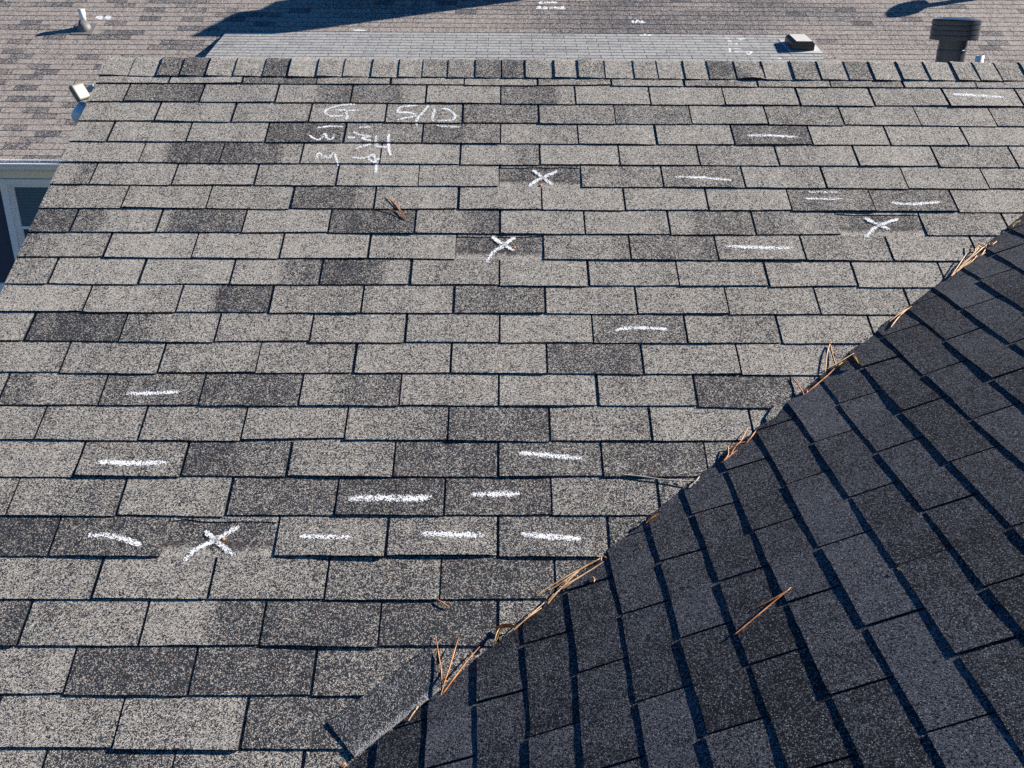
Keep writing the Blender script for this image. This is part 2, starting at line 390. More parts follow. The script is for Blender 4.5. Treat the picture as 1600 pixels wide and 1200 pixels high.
# back slopes
BACK = Plane(MAIN.P(0, RIDGE_V-.004), (-1, 0, 0), (0, -math.cos(S1), math.sin(S1)))
bt = lambda r, u, lo, hi: .25+.3*nz(u*3, r*2.3, 3)
bl = lambda r, k, u, s: .0035
o = shingles('roof_slope', BACK, -22, 0, -3.4, -RAKE, mphase, bt, bl, (M_MAIN, M_EDGE), house, nu=3, nv=1, clip=[(MAIN.P(0, RIDGE_V-.004), (0, -1, 0))], seed=2)
XT = SIDE.P(0, 26*E)
BK2 = Plane(XT, (0, 1, 0), (-math.cos(S2), 0, math.sin(S2)))
o = shingles('roof_slope', BK2, -30, 0, -5.1, 3.6, mphase, bt, bl, (M_SIDE, M_EDGE), house, nu=2, nv=1, seed=3)

# ridge caps: each overlaps the one on its left... the exposed butt faces left
capx = [155, 202, 246, 282, 322.5, 365, 410.8, 450.7, 495, 536, 580.5, 623, 660, 700, 743, 785, 822, 867.5, 905, 947, 992.5, 1030, 1072, 1110, 1153, 1197, 1242.5, 1285, 1328, 1368, 1412, 1455, 1498, 1533, 1567.5, 1608]
cu = [u_at(x, 1.444, MAIN) for x in capx]; cu[0] = RAKE-.004
while cu[-1] < 3.2: cu.append(cu[-1]+.118)
captone = {2: .75, 3: .95, 6: .95, 1: .15, 13: .6, 12: .55, 14: .85, 15: .85, 16: .4, 18: .5, 23: .85, 24: .6, 26: .65, 28: .65, 7: .15, 32: .4, 30: .3, 34: .5, 20: .35}
sh = Sheet()
def ridge_pt(u, d, h):      # d: distance over the ridge, 0 = front edge, .139 = apex
    A = RIDGE_V
    dv = d-.139
    def base(dv):
        p = MAIN.P(u, A+dv) if dv <= 0 else BACK.P(-u, -dv)
        n = MAIN.n if dv <= 0 else BACK.n
        return p, n
    kf = sm(-.028, .028, dv); n = (MAIN.n*(1-kf)+BACK.n*kf).normalized()
    p, _ = base(dv)
    if abs(dv) < .028: p = p - Vector((0, 0, 1))*.0055*(1-(abs(dv)/.028))**1.5
    return p+n*h
ds = [0, .03, .07, .10, .112, .122, .131, .139, .147, .156, .166, .18, .23, .278]
for i in range(len(cu)-1):
    a, b = cu[i], cu[i+1]+.02; t = captone.get(i, .26+.14*nz(i*1.7, 3)); rr = random.Random(i*31)
    lf = .0052+rr.uniform(-.0015, .0025); ext = rr.uniform(-.003, .003); fl = rr.uniform(.0, .002)
    if i == 24: fl = .010
    rows = []
    for j, d in enumerate(ds):
        row = []
        for q_ in range(6):
            s = q_/5; u = a+(b-a)*s + .0015*nz(d*40, i*3.)*(s == 0)
            h = .0035+lf*(1-s)*.9 + (fl*math.sin(math.pi*min(1, s*1.1))*(1-j/3.) if j < 3 else 0)
            dd = d+(ext+.0015*nz(u*30, i) if j == 0 else 0)
            row.append(sh.add(ridge_pt(u, dd, h), (u, d+20), t+.05*nz(u*20, d*20)))
        rows.append(row)
    sh.grid(rows)
    lc = [rw[0] for rw in rows]; t_ = [sh.add(sh.v[k], sh.uv[k], 1) for k in lc]
    b_ = [sh.add(ridge_pt(a, ds[n_]+(ext if n_ == 0 else 0), .002), sh.uv[k], 1) for n_, k in enumerate(lc)]; sh.grid([b_, t_], 1)
    t_ = [sh.add(sh.v[k], sh.uv[k], 1) for k in rows[0]]
    b_ = [sh.add(Vector(sh.v[k])-MAIN.n*(.003+fl), sh.uv[k], 1) for k in rows[0]]
    sh.grid([b_, t_], 1)
rc = sh.build('ridge_cap', (M_MAIN, M_EDGE), house)

# deck, rake board, walls
bm = bmesh.new()
def quadprism(bm, pts, d, mi=0):
    a = [bm.verts.new(p) for p in pts]; b = [bm.verts.new(Vector(p)+Vector(d)) for p in pts]
    n = len(pts); fs = [bm.faces.new(a), bm.faces.new(b[::-1])]
    for i in range(n): fs.append(bm.faces.new((a[i], b[i], b[(i+1) % n], a[(i+1) % n])))
    for f in fs: f.material_index = mi
dn = -MAIN.n
apex = MAIN.P(RAKE+.01, RIDGE_V-.004, -.008)
e1 = MAIN.P(RAKE+.01, -2.2, -.008); e2 = BACK.P(-RAKE-.01, -2.7, -.008)
quadprism(bm, [apex, e1, e1+Vector((0, 0, -.14)), apex+Vector((0, 0, -.15)), e2+Vector((0, 0, -.14)), e2], (.025, 0, 0))
from_bm('rake_board', bm, M_WHITE, house)
bm = bmesh.new()
xw = RAKE+.17; ap = MAIN.P(xw, RIDGE_V-.1, -.03)
quadprism(bm, [ap, MAIN.P(xw, -1.9, -.03), Vector((xw, MAIN.P(0, -1.9).y, -4.2)), Vector((xw, BACK.P(0, -2.4).y, -4.2)), BACK.P(-xw, -2.4, -.03)], (.12, 0, 0))
from_bm('wall', bm, M_TAN, house)
bm = bmesh.new()
quadprism(bm, [Vector((xw, -1.66, -1.45)), Vector((xw, -6.4, -1.45)), Vector((xw, -6.4, -4.2)), Vector((xw, -1.66, -4.2))], (.12, 0, 0))
quadprism(bm, [Vector((xw+.12, 3.9, -.1)), Vector((7.6, 3.9, -.1)), Vector((7.6, 3.9, -4.2)), Vector((xw+.12, 3.9, -4.2))], (0, -.12, 0))
quadprism(bm, [Vector((7.6, 3.9, -.3)), Vector((7.6, -5.4, -.3)), Vector((7.6, -5.4, -4.2)), Vector((7.6, 3.9, -4.2))], (-.12, 0, 0))
quadprism(bm, [Vector((xw+.12, -5.4, -1.3)), Vector((4, -5.4, .9)), Vector((7.4, -5.4, -.3)), Vector((7.4, -5.4, -4.2)), Vector((xw+.12, -5.4, -4.2))], (0, .12, 0))
from_bm('wall', bm, M_TAN, house)

# ------------------------------------------------------------------ chalk
def surf_w(pl, u, v, liftfn):
    r = math.floor(v/E); f = v/E-r; ph = mphase(r); k = math.floor(u/W-ph); s = u/W-ph-k
    if pl is MAIN:
        if (r, k) in SKIP: return .0004
        return main_lift(r, k, u, s)*(1-f)**1.15
    return .004*(1-f)
def chalk(name, pl, strokes, parent, width=.012, dens=.95, label=None, frompx=True):
    sh = Sheet()
    for si, st in enumerate(strokes):
        pts = [Vector(at_uv(x, y, pl)) if frompx else Vector((x, y)) for x, y in st]
        # resample through a smooth curve
        P_ = []
        for i in range(len(pts)-1):
            p0, p1, p2, p3 = pts[max(0, i-1)], pts[i], pts[i+1], pts[min(len(pts)-1, i+2)]
            n = max(2, int((p2-p1).length/(.004 if pl is MAIN else .03)))
            for k in range(n):
                t = k/n; P_.append(.5*((2*p1)+(p2-p0)*t+(2*p0-5*p1+4*p2-p3)*t*t+(3*p1-p0-3*p2+p3)*t**3))
        P_.append(pts[-1]); n = len(P_); rows = []
        ox = random.uniform(0, 50)
        for i, p in enumerate(P_):
            d = (P_[min(n-1, i+1)]-P_[max(0, i-1)]); d = d.normalized() if d.length > 0 else Vector((1, 0)); nn = Vector((-d.y, d.x))
            s = i/(n-1); wd = 1.3*width*(.62+.38*math.sin(math.pi*min(1, max(0, s*1.0)))**.5)*(1+.25*nz(i*.25, ox))
            row = []
            for j, e in enumerate((-.62, -.35, 0, .35, .62)):
                q_ = p+nn*(e*wd+ .0012*nz(i*.6, j*3+ox)*(width/.012))
                dn_ = (dens*.92, dens*.58, dens*.05)[abs(j-2)]*(1-.5*sm(.88, 1, s)-.45*sm(.10, 0, s))*(.92+.42*nz(i*.09, ox*1.3))
                row.append(sh.add(pl.P(q_.x, q_.y, surf_w(pl, q_.x, q_.y, None)+.0009), (q_.x, q_.y), dn_))
            rows.append(row)
        sh.grid(rows)
    o = sh.build(name, (M_CHALK,), parent)
    if label: o['label'] = label
    return o
dashes = [((1487, 148), (1525, 150), (1567, 153)), ((1167, 213), (1205, 213), (1247, 216)), ((1055, 277), (1100, 279), (1143, 283)),
 ((1258, 311), (1290, 312), (1316, 312)), ((1392, 317), (1405, 320), (1435, 320), (1468, 317)), ((1133, 385), (1180, 388), (1237, 389)),
 ((958, 517), (990, 513), (1043, 515)), ((198, 616), (240, 615), (282, 613)), ((152, 723), (200, 725), (262, 724)), ((810, 708), (855, 712), (910, 717)),
 ((545, 780), (600, 779), (640, 780), (675, 777)), ((736, 773), (775, 773), (812, 772)), ((138, 838), (165, 837), (195, 844), (222, 853)), ((468, 839), (510, 840), (551, 841)),
 ((657, 835), (700, 836), (757, 838)), ((813, 835), (860, 840), (908, 843))]
wds = [.016, .013, .012, .010, .013, .014, .012, .012, .014, .013, .018, .014, .013, .011, .014, .014]
for d, wd in zip(dashes, wds): chalk('chalk_dash', MAIN, [d], main, wd)
chalk('chalk_dash', MAIN, [((1262, 300), (1310, 301))], main, .009, .55)
for st in ([((833, 266), (847, 277), (863, 289)), ((872, 267), (850, 277), (836, 284), (825, 293))], [((768, 370), (785, 381), (803, 392)), ((806, 370), (783, 386), (770, 395), (760, 410))],
           [((1350, 340), (1371, 351), (1391, 359)), ((1404, 342), (1375, 352), (1362, 360), (1352, 371))], [((320, 830), (338, 845), (367, 869)), ((374, 822), (340, 842), (305, 860), (285, 879))]):
    chalk('chalk_cross', MAIN, st, main, .0125, 1.05)
def z1(pts): return [(470+x/10, 155+y/10) for x, y in pts]
def z2(pts): return [(600+x*.0875, 155+y*.0875) for x, y in pts]
chalk('chalk_writing', MAIN, [z1(((850, 85), (640, 95), (450, 150), (380, 200), (430, 260), (560, 275), (710, 265))), z1(((530, 175), (720, 180), (920, 185))), z1(((715, 180), (720, 340)))], main, .010, .9)
chalk('chalk_writing', MAIN, [z2(((600, 115), (380, 130), (270, 170), (250, 245), (420, 245), (560, 290), (540, 325), (380, 350), (200, 395))), z2(((795, 110), (720, 220), (590, 380), (585, 485))),
  z2(((910, 165), (860, 380), (930, 395))), z2(((1010, 180), (1130, 185), (1250, 270), (1270, 330), (1200, 390), (950, 405))), z2(((925, 465), (1100, 490), (1370, 498)))], main, .0095, .95)
chalk('chalk_writing', MAIN, [z1(((250, 455), (440, 430), (660, 430))), z1(((120, 560), (210, 630), (300, 645), (380, 550), (420, 630), (490, 640), (525, 555)))], main, .0095, .9)
chalk('chalk_writing', MAIN, [z1(((235, 970), (280, 850), (380, 910), (450, 925), (510, 850), (560, 950), (580, 1060)))], main, .009, .8)
chalk('chalk_writing', MAIN, [z1(((910, 445), (1000, 440), (1095, 440))), z1(((820, 520), (930, 565), (1080, 590), (960, 620), (1100, 660))), z1(((730, 605), (850, 610))), z1(((860, 780), (960, 740), (1100, 705))),
  z1(((1180, 575), (1175, 680), (1190, 740), (1290, 750), (1430, 745))), z1(((1380, 545), (1370, 640), (1375, 790), (1410, 900))), z1(((810, 920), (1000, 935), (1130, 880), (1160, 1000), (1050, 940))), z1(((1240, 940), (1150, 970))), z1(((1180, 1000), (1170, 1160)))], main, .010, .95)
for px, py in ((349, 843), (803.5, 387), (845, 290)):
    u, v = at_uv(px, py, MAIN); bm = bmesh.new(); c = MAIN.P(u, v, .0012)
    lathe(bm, [(.0045, 0), (.0055, .001), (.0045, .002), (.001, .0026)], c, 12, Matrix.Rotation(S1, 4, 'X'))
    from_bm('nail_head', bm, M_NAIL, main, True)

# ------------------------------------------------------------------ loose pieces
def ground(px, py, h=0.):
    h *= .42
    a, ta = cast(px, py, MAIN); b, tb = cast(px, py, SIDE)
    if tb < ta: return b+SIDE.n*(h*.6+side_warp(b)+.0035), SIDE.n
    return a+MAIN.n*(h+.0045+.010*sm(-.05, 0, valley_d(a))), MAIN.n
def shingle_piece(name, label, corners, heights, tone=.8, parent=None, thick=.004, group=None, m=None):
    sh = Sheet(); A, B, Cc, D = corners       # A-B top edge, D-C bottom edge, as world points
    nx_, ny_ = 24, 10; rows = []
    P_ = lambda s, t: A.lerp(B, s).lerp(D.lerp(Cc, s), t)
    n = (B-A).cross(A-D).normalized()
    if n.z < 0: n = -n
    h = lambda s, t: (heights[0]*(1-s)+heights[1]*s)*(1-t)+(heights[3]*(1-s)+heights[2]*s)*t
    L1, L2 = (B-A).length, (D-A).length
    for j in range(ny_+1):
        rows.append([])
        for i in range(nx_+1):
            s, t = i/nx_, j/ny_
            p = P_(s, t)+n*(h(s, t)+thick)
            if i in (0, nx_): p += (B-A).normalized()*.001*nz(j*1.3, i)
            if j in (0, ny_): p += (D-A).normalized()*.0012*nz(i*.7, j)
            rows[-1].append(sh.add(p, (s*L1+40, t*L2+40), tone-.75*sm(.84, .95, t+.03*nz(i*.6, 2))+.1*nz(i*.2, j*.3)))
    # orientation: make top face up
    sh.grid(rows)
    ring = [rows[0][i] for i in range(nx_+1)]+[r_[-1] for r_ in rows[1:]]+[rows[-1][i] for i in range(nx_-1, -1, -1)]+[rows[j][0] for j in range(ny_-1, 0, -1)]
    ring.append(ring[0])
    t_ = [sh.add(sh.v[k], sh.uv[k], 1) for k in ring]; b_ = [sh.add(Vector(sh.v[k])-n*thick, sh.uv[k], 1) for k in ring]
    sh.grid([t_, b_], 1)
    low = [[sh.add(Vector(sh.v[k])-n*thick, sh.uv[k], 1) for k in row] for row in rows]; sh.grid(low, 1)
    o = sh.build(name, (m or M_SIDE, M_EDGE), parent)
    return tag(o, label, 'shingle', group)
g = lambda x, y, h=0: ground(x, y, h)[0]
mp_ = lambda x, y, h: cast(x, y, MAIN)[0]+MAIN.n*h
shingle_piece('loose_shingle', 'loose dark shingle tab lying skewed over the lower end of the valley', [mp_(513, 1130, .0025), mp_(671, 1013, .004), mp_(699, 1073, .009), mp_(555, 1185, .003)], (.001, .003, .001, .001), .98, m=M_LOOSE)
shingle_piece('shingle_scrap', 'small grey shingle scrap poking out halfway up the valley', [mp_(1196, 655, .004), mp_(1211, 634, .004), mp_(1222, 640, .010), mp_(1199, 672, .010)], (.001,)*4, .45, thick=.003, m=M_MAIN)

def tube(bm, pts, r):
    Q = []
    for i in range(len(pts)-1):
        p0, p1, p2, p3 = pts[max(0, i-1)], pts[i], pts[i+1], pts[min(len(pts)-1, i+2)]
        for k in range(5):
            t = k/5; Q.append(.5*((2*p1)+(p2-p0)*t+(2*p0-5*p1+4*p2-p3)*t*t+(3*p1-p0-3*p2+p3)*t**3))
    Q.append(pts[-1]); rings = []
    for i, p in enumerate(Q):
        d = (Q[min(len(Q)-1, i+1)]-Q[max(0, i-1)]).normalized(); a = d.orthogonal().normalized(); b = d.cross(a)
        s = i/(len(Q)-1); rr = r*(1-.65*sm(.75, 1, s))*(1-.3*sm(.1, 0, s))
        rings.append([bm.verts.new(p+(a*math.cos(k*2*math.pi/6)+b*math.sin(k*2*math.pi/6))*rr) for k in range(6)])
    for a, b in zip(rings, rings[1:]):
        for k in range(6): bm.faces.new((a[k], a[(k+1) % 6], b[(k+1) % 6], b[k]))
    bm.faces.new(rings[0][::-1]); bm.faces.new(rings[-1])
def needles(name, label, cat, strands, m, r=.0010, group=None):
    bm = bmesh.new()
    for st in strands:
        pts = []
        for i, p in enumerate(st):
            h = p[2] if len(p) > 2 else (.003 if i in (0, len(st)-1) else .007)
            pts.append(ground(p[0], p[1], h)[0])
        tube(bm, pts, r*1.55)
    o = from_bm(name, bm, m, None, True)
    return tag(o, label, cat, group)
GN = 'dry pine needles on the roof'
def c3(pts): return [(1470+x/12, 340+y/12, *h) for x, y, *h in pts]
def c4(pts): return [(1220+x/12, 530+y/12, *h) for x, y, *h in pts]
def c5(pts): return [(830+x/12, 865+y/12, *h) for x, y, *h in pts]
def c6(pts): return [(1120+x/15, 660+y/15, *h) for x, y, *h in pts]
def c7(pts): return [(500+x/6, 1000+y/6, *h) for x, y, *h in pts]
needles('pine_needles', 'reddish pine needle pair alone in the middle of the sunlit upper slope', 'pine needles',
        [[(635, 346), (621, 326), (605, 307)], [(635, 346), (626, 331), (614, 310)], [(634, 345), (618, 333), (602, 327), (585, 328)]], M_NEED, .0008, GN)
needles('pine_needles', 'thick tangled clump of tan pine needles high in the valley', 'pine needles',
        [c3(((190, 1170), (270, 1000), (460, 715, .012))), c3(((200, 1165), (420, 960, .01), (700, 780), (850, 700))), c3(((280, 1090), (500, 920, .012), (640, 810))), c3(((350, 930), (480, 840, .012), (620, 700, .014), (680, 600, .006))),
         c3(((380, 910), (560, 800, .014), (740, 650, .014), (870, 560, .01), (930, 520), (1050, 510))), c3(((560, 800), (700, 680, .018), (850, 580, .012))), c3(((660, 480, .004), (700, 570, .01), (780, 590, .012), (860, 620, .008))),
         c3(((470, 560), (540, 640, .008), (600, 690, .01))), c3(((700, 780), (790, 730, .012), (850, 640, .01))), c3(((300, 1010), (430, 900, .01), (560, 790, .012))), c3(((690, 800), (770, 760, .01), (830, 710, .006))),
         c3(((900, 530, .01), (960, 560), (1060, 480))), c3(((430, 980), (600, 870, .01), (690, 760, .012))), c3(((600, 720, .012), (620, 640, .014), (690, 600, .012), (760, 640)))], M_STRAW, .0012, GN)
needles('pine_needles', 'long thin single needle along the upper valley edge', 'pine needles', [[(1386, 508), (1402, 496), (1424, 485)], [(1393, 519), (1405, 503), (1416, 492), (1426, 484)]], M_STRAW, .0011, GN)
needles('pine_needles', 'folded light needles standing like a tent above the long straight needle', 'pine needles', [c4(((910, 110), (850, 320, .012), (810, 690))), c4(((920, 120), (960, 320), (1020, 580))), c4(((830, 610), (1100, 470, .008), (1400, 350)))], M_STRAW, .0011, GN)
needles('pine_needles', 'long bright orange needle lying straight in the valley with a bent tip', 'pine needles', [c4(((400, 1120), (560, 980), (830, 760, .008), (1110, 570))), c4(((430, 1090), (640, 920, .01), (900, 700, .008), (1070, 570))), c4(((210, 740), (320, 900), (390, 1060), (410, 1120))), c4(((390, 970), (470, 1030), (430, 1100)))], M_NEED, .0013, GN)
needles('pine_needles', 'forked orange needle cluster halfway down the valley', 'pine needles', [c6(((150, 1080), (280, 860, .006), (400, 650, .012), (530, 520, .012), (620, 350, .01), (725, 160))), c6(((190, 1050), (240, 830, .008), (250, 640, .01), (300, 590, .01), (540, 550, .01), (660, 520))),
        c6(((200, 1040), (320, 830, .01), (500, 690, .004))), c6(((630, 590, .003), (760, 450, .012), (895, 255, .004)))], M_NEED, .0011, GN)
needles('pine_needles', 'sheaf of long straw coloured needles crossing the valley', 'pine needles', [c5(((80, 820), (300, 680, .012), (800, 390, .014), (1280, 140, .008))), c5(((310, 730), (600, 560, .014), (960, 320, .015), (1270, 150, .008))), c5(((290, 1000), (530, 720, .008), (920, 340, .015), (1200, 190, .01))),
        c5(((290, 940), (600, 660, .01), (880, 500, .012), (1080, 380, .01), (1430, 150))), c5(((580, 710), (760, 580, .012), (940, 470, .01), (1060, 385, .006))), c5(((1310, 100), (1300, 190, .004))), c5(((1350, 95), (1440, 150))), c5(((1200, 540), (1240, 590, .006), (1220, 640)))], M_STRAW, .0010, GN)
needles('pine_needles', 'fan of four reddish needles beside the loose skewed shingle', 'pine needles', [c7(((1140, 550, .02), (1146, 430, .034), (1138, 300, .038), (1115, 160, .03), (1085, -40, .01))), c7(((1140, 540, .02), (1175, 420, .04), (1215, 300, .04), (1250, 170, .03), (1305, -20, .01))), c7(((1140, 545), (1280, 350, .012), (1400, 190, .012), (1505, 65))), c7(((1150, 520), (1260, 380, .01), (1380, 215, .01), (1480, 90)))], M_NEED, .0010, GN)
needles('pine_needles', 'pair of reddish needles alone on the dark side slope', 'pine needles', [[(1147, 995), (1176, 971, .004), (1207, 945, .004), (1237, 920, .003)], [(1180, 953, .003), (1206, 940, .004), (1234, 923, .003)]], M_NEED, .0010, GN)
needles('pine_needles', 'tiny broken needle under a tab edge left of the valley bottom', 'pine needles', [[(684, 939), (693, 944), (703, 951)]], M_NEED, .0010, GN)
needles('pine_needles', 'short yellow needle end at the lower edge of the loose shingle', 'pine needles', [c7(((830, 780), (870, 720, .01), (900, 680, .012))), c7(((900, 680, .012), (925, 640, .01)))], M_STRAW, .0011, GN)
needles('pine_needles', 'needle tip at the bottom border below the loose shingle', 'pine needles', [c7(((200, 1200), (225, 1180, .008), (250, 1165)))], M_NEED, .0016, GN)
needles('pine_needles', 'thin needle running on from the brown leaf in the valley', 'pine needles', [[(803, 985), (820, 972), (846, 953)], [(800, 990), (825, 968, .012), (850, 945)]], M_STRAW, .0010, GN)
needles('twig', 'thin grey twig lying across a joint left of the valley', 'twig', [[(972, 743), (1000, 746, .006), (1035, 751, .006), (1075, 755), (1096, 755)], [(1074, 767), (1085, 757, .006), (1092, 748)], [(1075, 764), (1082, 760), (1090, 762)], [(1060, 752), (1068, 754)]], M_TWIG, .0011)

def leaf(label, a, b, width, m, curl=.006, hh=.004):
    pa, n = ground(*a, hh); pb, _ = ground(*b, hh); d = pb-pa; L = d.length; d.normalize(); s = n.cross(d).normalized()
    bm = bmesh.new(); rows = []
    for i in range(9):
        t = i/8; wd = width*math.sin(math.pi*min(1, .06+t*.9))**.8
        row = []
        for e in (-1, -.5, 0, .5, 1):
            row.append(bm.verts.new(pa+d*(L*t)+s*(e*wd/2)+n*(curl*(e*e)+curl*.8*math.sin(t*3.1)+.001*nz(i, e))))
        rows.append(row)
    for r_, q_ in zip(rows, rows[1:]):
        for k in range(4): bm.faces.new((r_[k], r_[k+1], q_[k+1], q_[k]))
    bmesh.ops.solidify(bm, geom=bm.faces[:], thickness=.0006)
    o = from_bm('dry_leaf', bm, m, None, True)
    return tag(o, label, 'leaf', 'dry leaves in the valley')
leaf('curled brown leaf wedged in the valley above the loose shingle', (774, 984), (806, 983), .014, M_LEAF)
leaf('narrow tan leaf standing at the left end of the curled brown leaf', (774, 1009), (781, 985), .008, M_YEL, hh=.008)
leaf('tapered orange leaf on the valley edge below the grey twig', (1008, 822), (1028, 808), .008, M_LEAF)
leaf('pale leaf bud at the upper end of the long bright needle', (1308, 580), (1315, 572), .012, M_YEL, .004, .008)
leaf('tiny gold leaf in the shadow right of the pale bud', (1337, 566), (1344, 577), .007, M_YEL)
leaf('pale yellow leaf at the right border where the valley leaves the picture', (1583, 358), (1595, 349), .012, M_YEL, .004, .006)
leaf('speck of yellow leaf in a shadow line of the dark slope', (1403, 889), (1408, 893), .006, M_YEL, .001, .0)
leaf('curled bud on the edge between valley and loose shingle fan', (696, 1071), (700, 1068), .006, M_YEL)

bm = bmesh.new(); rg = random.Random(9)     # crumbs of grit and needle litter caught along the valley
for i in range(1500):
    y = rg.uniform(-1.9, .55)
    if nz(y*5, 7.)+rg.uniform(-.3, .5) < .1: continue
    off = rg.gauss(-.022, .011) if rg.random() < .8 else rg.gauss(-.03, .05)
    p = Vector((valley_x(y), y, 0))+VN*off
    p = Vector((p.x, p.y, p.y*t1))+MAIN.n*.0045 if off < -.018 else Vector((p.x, p.y, ZR+(p.x-XR)*t2))+SIDE.n*(side_warp(p)+.003)
    sz = rg.uniform(.0008, .0022); a = [bm.verts.new(p+Vector((rg.gauss(0, 1), rg.gauss(0, 1), rg.gauss(.3, .8)))*sz) for _ in range(4)]
    for t_ in ((0, 1, 2), (0, 3, 1), (1, 3, 2), (2, 3, 0)): bm.faces.new([a[k] for k in t_])
gt = from_bm('valley_litter', bm, needle_mat('litter', (.10, .07, .05), (.50, .36, .22))); gt['kind'] = 'stuff'
tag(gt, 'brown grit and crumbs of litter caught along the valley line', 'litter')

# ------------------------------------------------------------------ fixtures on the near house
lamp = thing('floodlight', 'cream twin-head floodlight on the left gable just under the roof edge', 'outdoor light', (-1.55, 1.15, .60))
def head(c, rot, s, m, name='lamp_head'):
    bm = bmesh.new(); box(bm, (0, 0, 0), tuple(x*.88 for x in s)); bevel(bm, .009, 3)
    bmesh.ops.transform(bm, matrix=Matrix.Translation(c) @ rot, verts=bm.verts)
    return from_bm(name, bm, m, lamp, True)
cvm = Matrix(((RX.x, UX.x, -FX.x, 0), (RX.y, UX.y, -FX.y, 0), (RX.z, UX.z, -FX.z, 0), (0, 0, 0, 1)))
c0 = at_y(124.5, 144, 1.12)
hz_ = Vector((.80, -.42, .45)).normalized(); hx_ = (RX*math.cos(R(-40))+UX*math.sin(R(-40))); hx_ = (hx_-hz_*hx_.dot(hz_)).normalized(); hy_ = hz_.cross(hx_)
HM = Matrix(((hx_.x, hy_.x, hz_.x, 0), (hx_.y, hy_.y, hz_.y, 0), (hx_.z, hy_.z, hz_.z, 0), (0, 0, 0, 1)))
hd = head(c0, HM, (.075, .072, .03), M_CREAM)
bm = bmesh.new(); lathe(bm, [(.018, -.04), (.026, .0), (.030, .03), (.028, .036)], at_y(126, 175, 1.12), 20, cvm @ Matrix.Rotation(R(60), 4, 'X')); from_bm('lamp_head', bm, M_WHITE, lamp, True)
bm = bmesh.new(); box(bm, at_y(143, 138, 1.21), (.036, .02, .022), Matrix.Rotation(R(-25), 4, 'Y')); bevel(bm, .003, 1)
from_bm('bracket', bm, plain('shaded_white_metal', (.36, .44, .50), .5), lamp)  # white bracket, its blue shade put into the colour
bm = bmesh.new(); box(bm, Vector((-1.58, 1.14, .555)), (.20, .03, .03)); bevel(bm, .003, 1); from_bm('arm', bm, M_WHITE, lamp)

# flue and small pipe behind the ridge
FY = 2.35
top = at_y(1494, 31, FY); bot = at_y(1490, 62, FY); base = at_y(1487, 95, FY)
rcap = (at_y(1530.5, 40, FY)-at_y(1459, 40, FY)).length/2; rp = (at_y(1511.5, 75, FY)-at_y(1469.5, 75, FY)).length/2
fx = at_y(1492, 50, FY).x
zb = BACK.P(-fx, -(FY-BACK.o.y)/math.cos(S1)).z
flue = thing('flue_pipe', 'dark metal flue with wide louvred cap rising behind the roof ridge', 'flue', (fx, FY, zb))
zt, zc = top.z, bot.z
bm = bmesh.new(); hgt = zt-zc; prof = [(rp, zc), (rcap*.98, zc)]
for k in range(4):
    z0 = zc+hgt*(k/4); z1_ = zc+hgt*((k+1)/4)
    prof += [(rcap*(.985), z0+.001), (rcap, z0+hgt*.05), (rcap, z1_-hgt*.045), (rcap*.955, z1_-hgt*.03), (rcap*.955, z1_-.001)]
prof += [(rcap, zt), (rcap*.96, zt+.004), (rcap*.3, zt+.012)]
lathe(bm, prof, (fx, FY, 0), 64); from_bm('cap', bm, M_GALV, flue)
bm = bmesh.new(); zs = at_y(1488, 80, FY).z
lathe(bm, [(rp, zb-.1), (rp, zs-.004), (rp*1.04, zs-.002), (rp*1.04, zs+.006), (rp*.985, zs+.009), (rp*.985, zc+.02)], (fx, FY, 0), 64); from_bm('pipe', bm, M_GALV, flue)
bm = bmesh.new(); lathe(bm, [(rp*2.2, zb-.09), (rp*1.1, zb+.03), (rp*1.02, zb+.05)], (fx, FY, 0), 40); from_bm('storm_collar', bm, M_LEAD, flue, True)
PY_ = 2.9; pt = at_y(1531.5, 86.5, PY_); rr_ = (at_y(1538, 90, PY_)-at_y(1525.5, 90, PY_)).length/2
zb2 = BACK.P(-pt.x, -(PY_-BACK.o.y)/math.cos(S1)).z
pvc = thing('vent_pipe', 'short white pipe end just showing over the ridge right of the flue', 'vent pipe', (pt.x, PY_, zb2))
bm = bmesh.new(); lathe(bm, [(rr_, zb2-.05), (rr_, pt.z), (rr_*.8, pt.z), (rr_*.8, pt.z-.05)], (pt.x, PY_, 0), 28); from_bm('pipe', bm, M_PVC, pvc, True)
bm = bmesh.new(); lathe(bm, [(rr_*2.6, zb2-.03), (rr_*1.2, zb2+.06), (rr_*1.05, zb2+.08)], (pt.x, PY_, 0), 28); from_bm('boot', bm, M_LEAD, pvc, True)

# ------------------------------------------------------------------ the far house
far = thing('neighbouring_house', 'far house with tan shingle roof, pale low dormer roof and navy siding', 'house', (0, 11, -4.2))
def far_tone(r, u, lo, hi):
    k = round(lo/W*2); rr = random.Random(k*7+r*1013)
    lam = sm(-2.6, -4.4, u)      # left part: scattered dark slots
    t = .18+.12*nz(u*.7, r*.9, 5.)
    if rr.random() < .22*lam+.05: t = .62+.3*rr.random()
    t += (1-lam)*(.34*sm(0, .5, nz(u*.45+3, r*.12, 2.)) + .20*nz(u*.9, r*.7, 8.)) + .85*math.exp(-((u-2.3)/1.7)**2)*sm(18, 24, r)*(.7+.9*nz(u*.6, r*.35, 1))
    return t+.05*nz(u*4, r*3, 3.)
PH = 0.05996157/W
def fphase(r): return (PH+.02*math.sin(r*1.7)) % 1 + (0 if r % 2 == 1 else .5)
fl_ = lambda r, k, u, s: .0042+.001*nz(u*3, r*2)
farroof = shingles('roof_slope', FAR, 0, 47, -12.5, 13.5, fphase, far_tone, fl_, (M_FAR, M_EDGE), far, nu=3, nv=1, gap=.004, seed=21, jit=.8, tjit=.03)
farroof['label'] = 'tan shingle slope facing the near ridge'
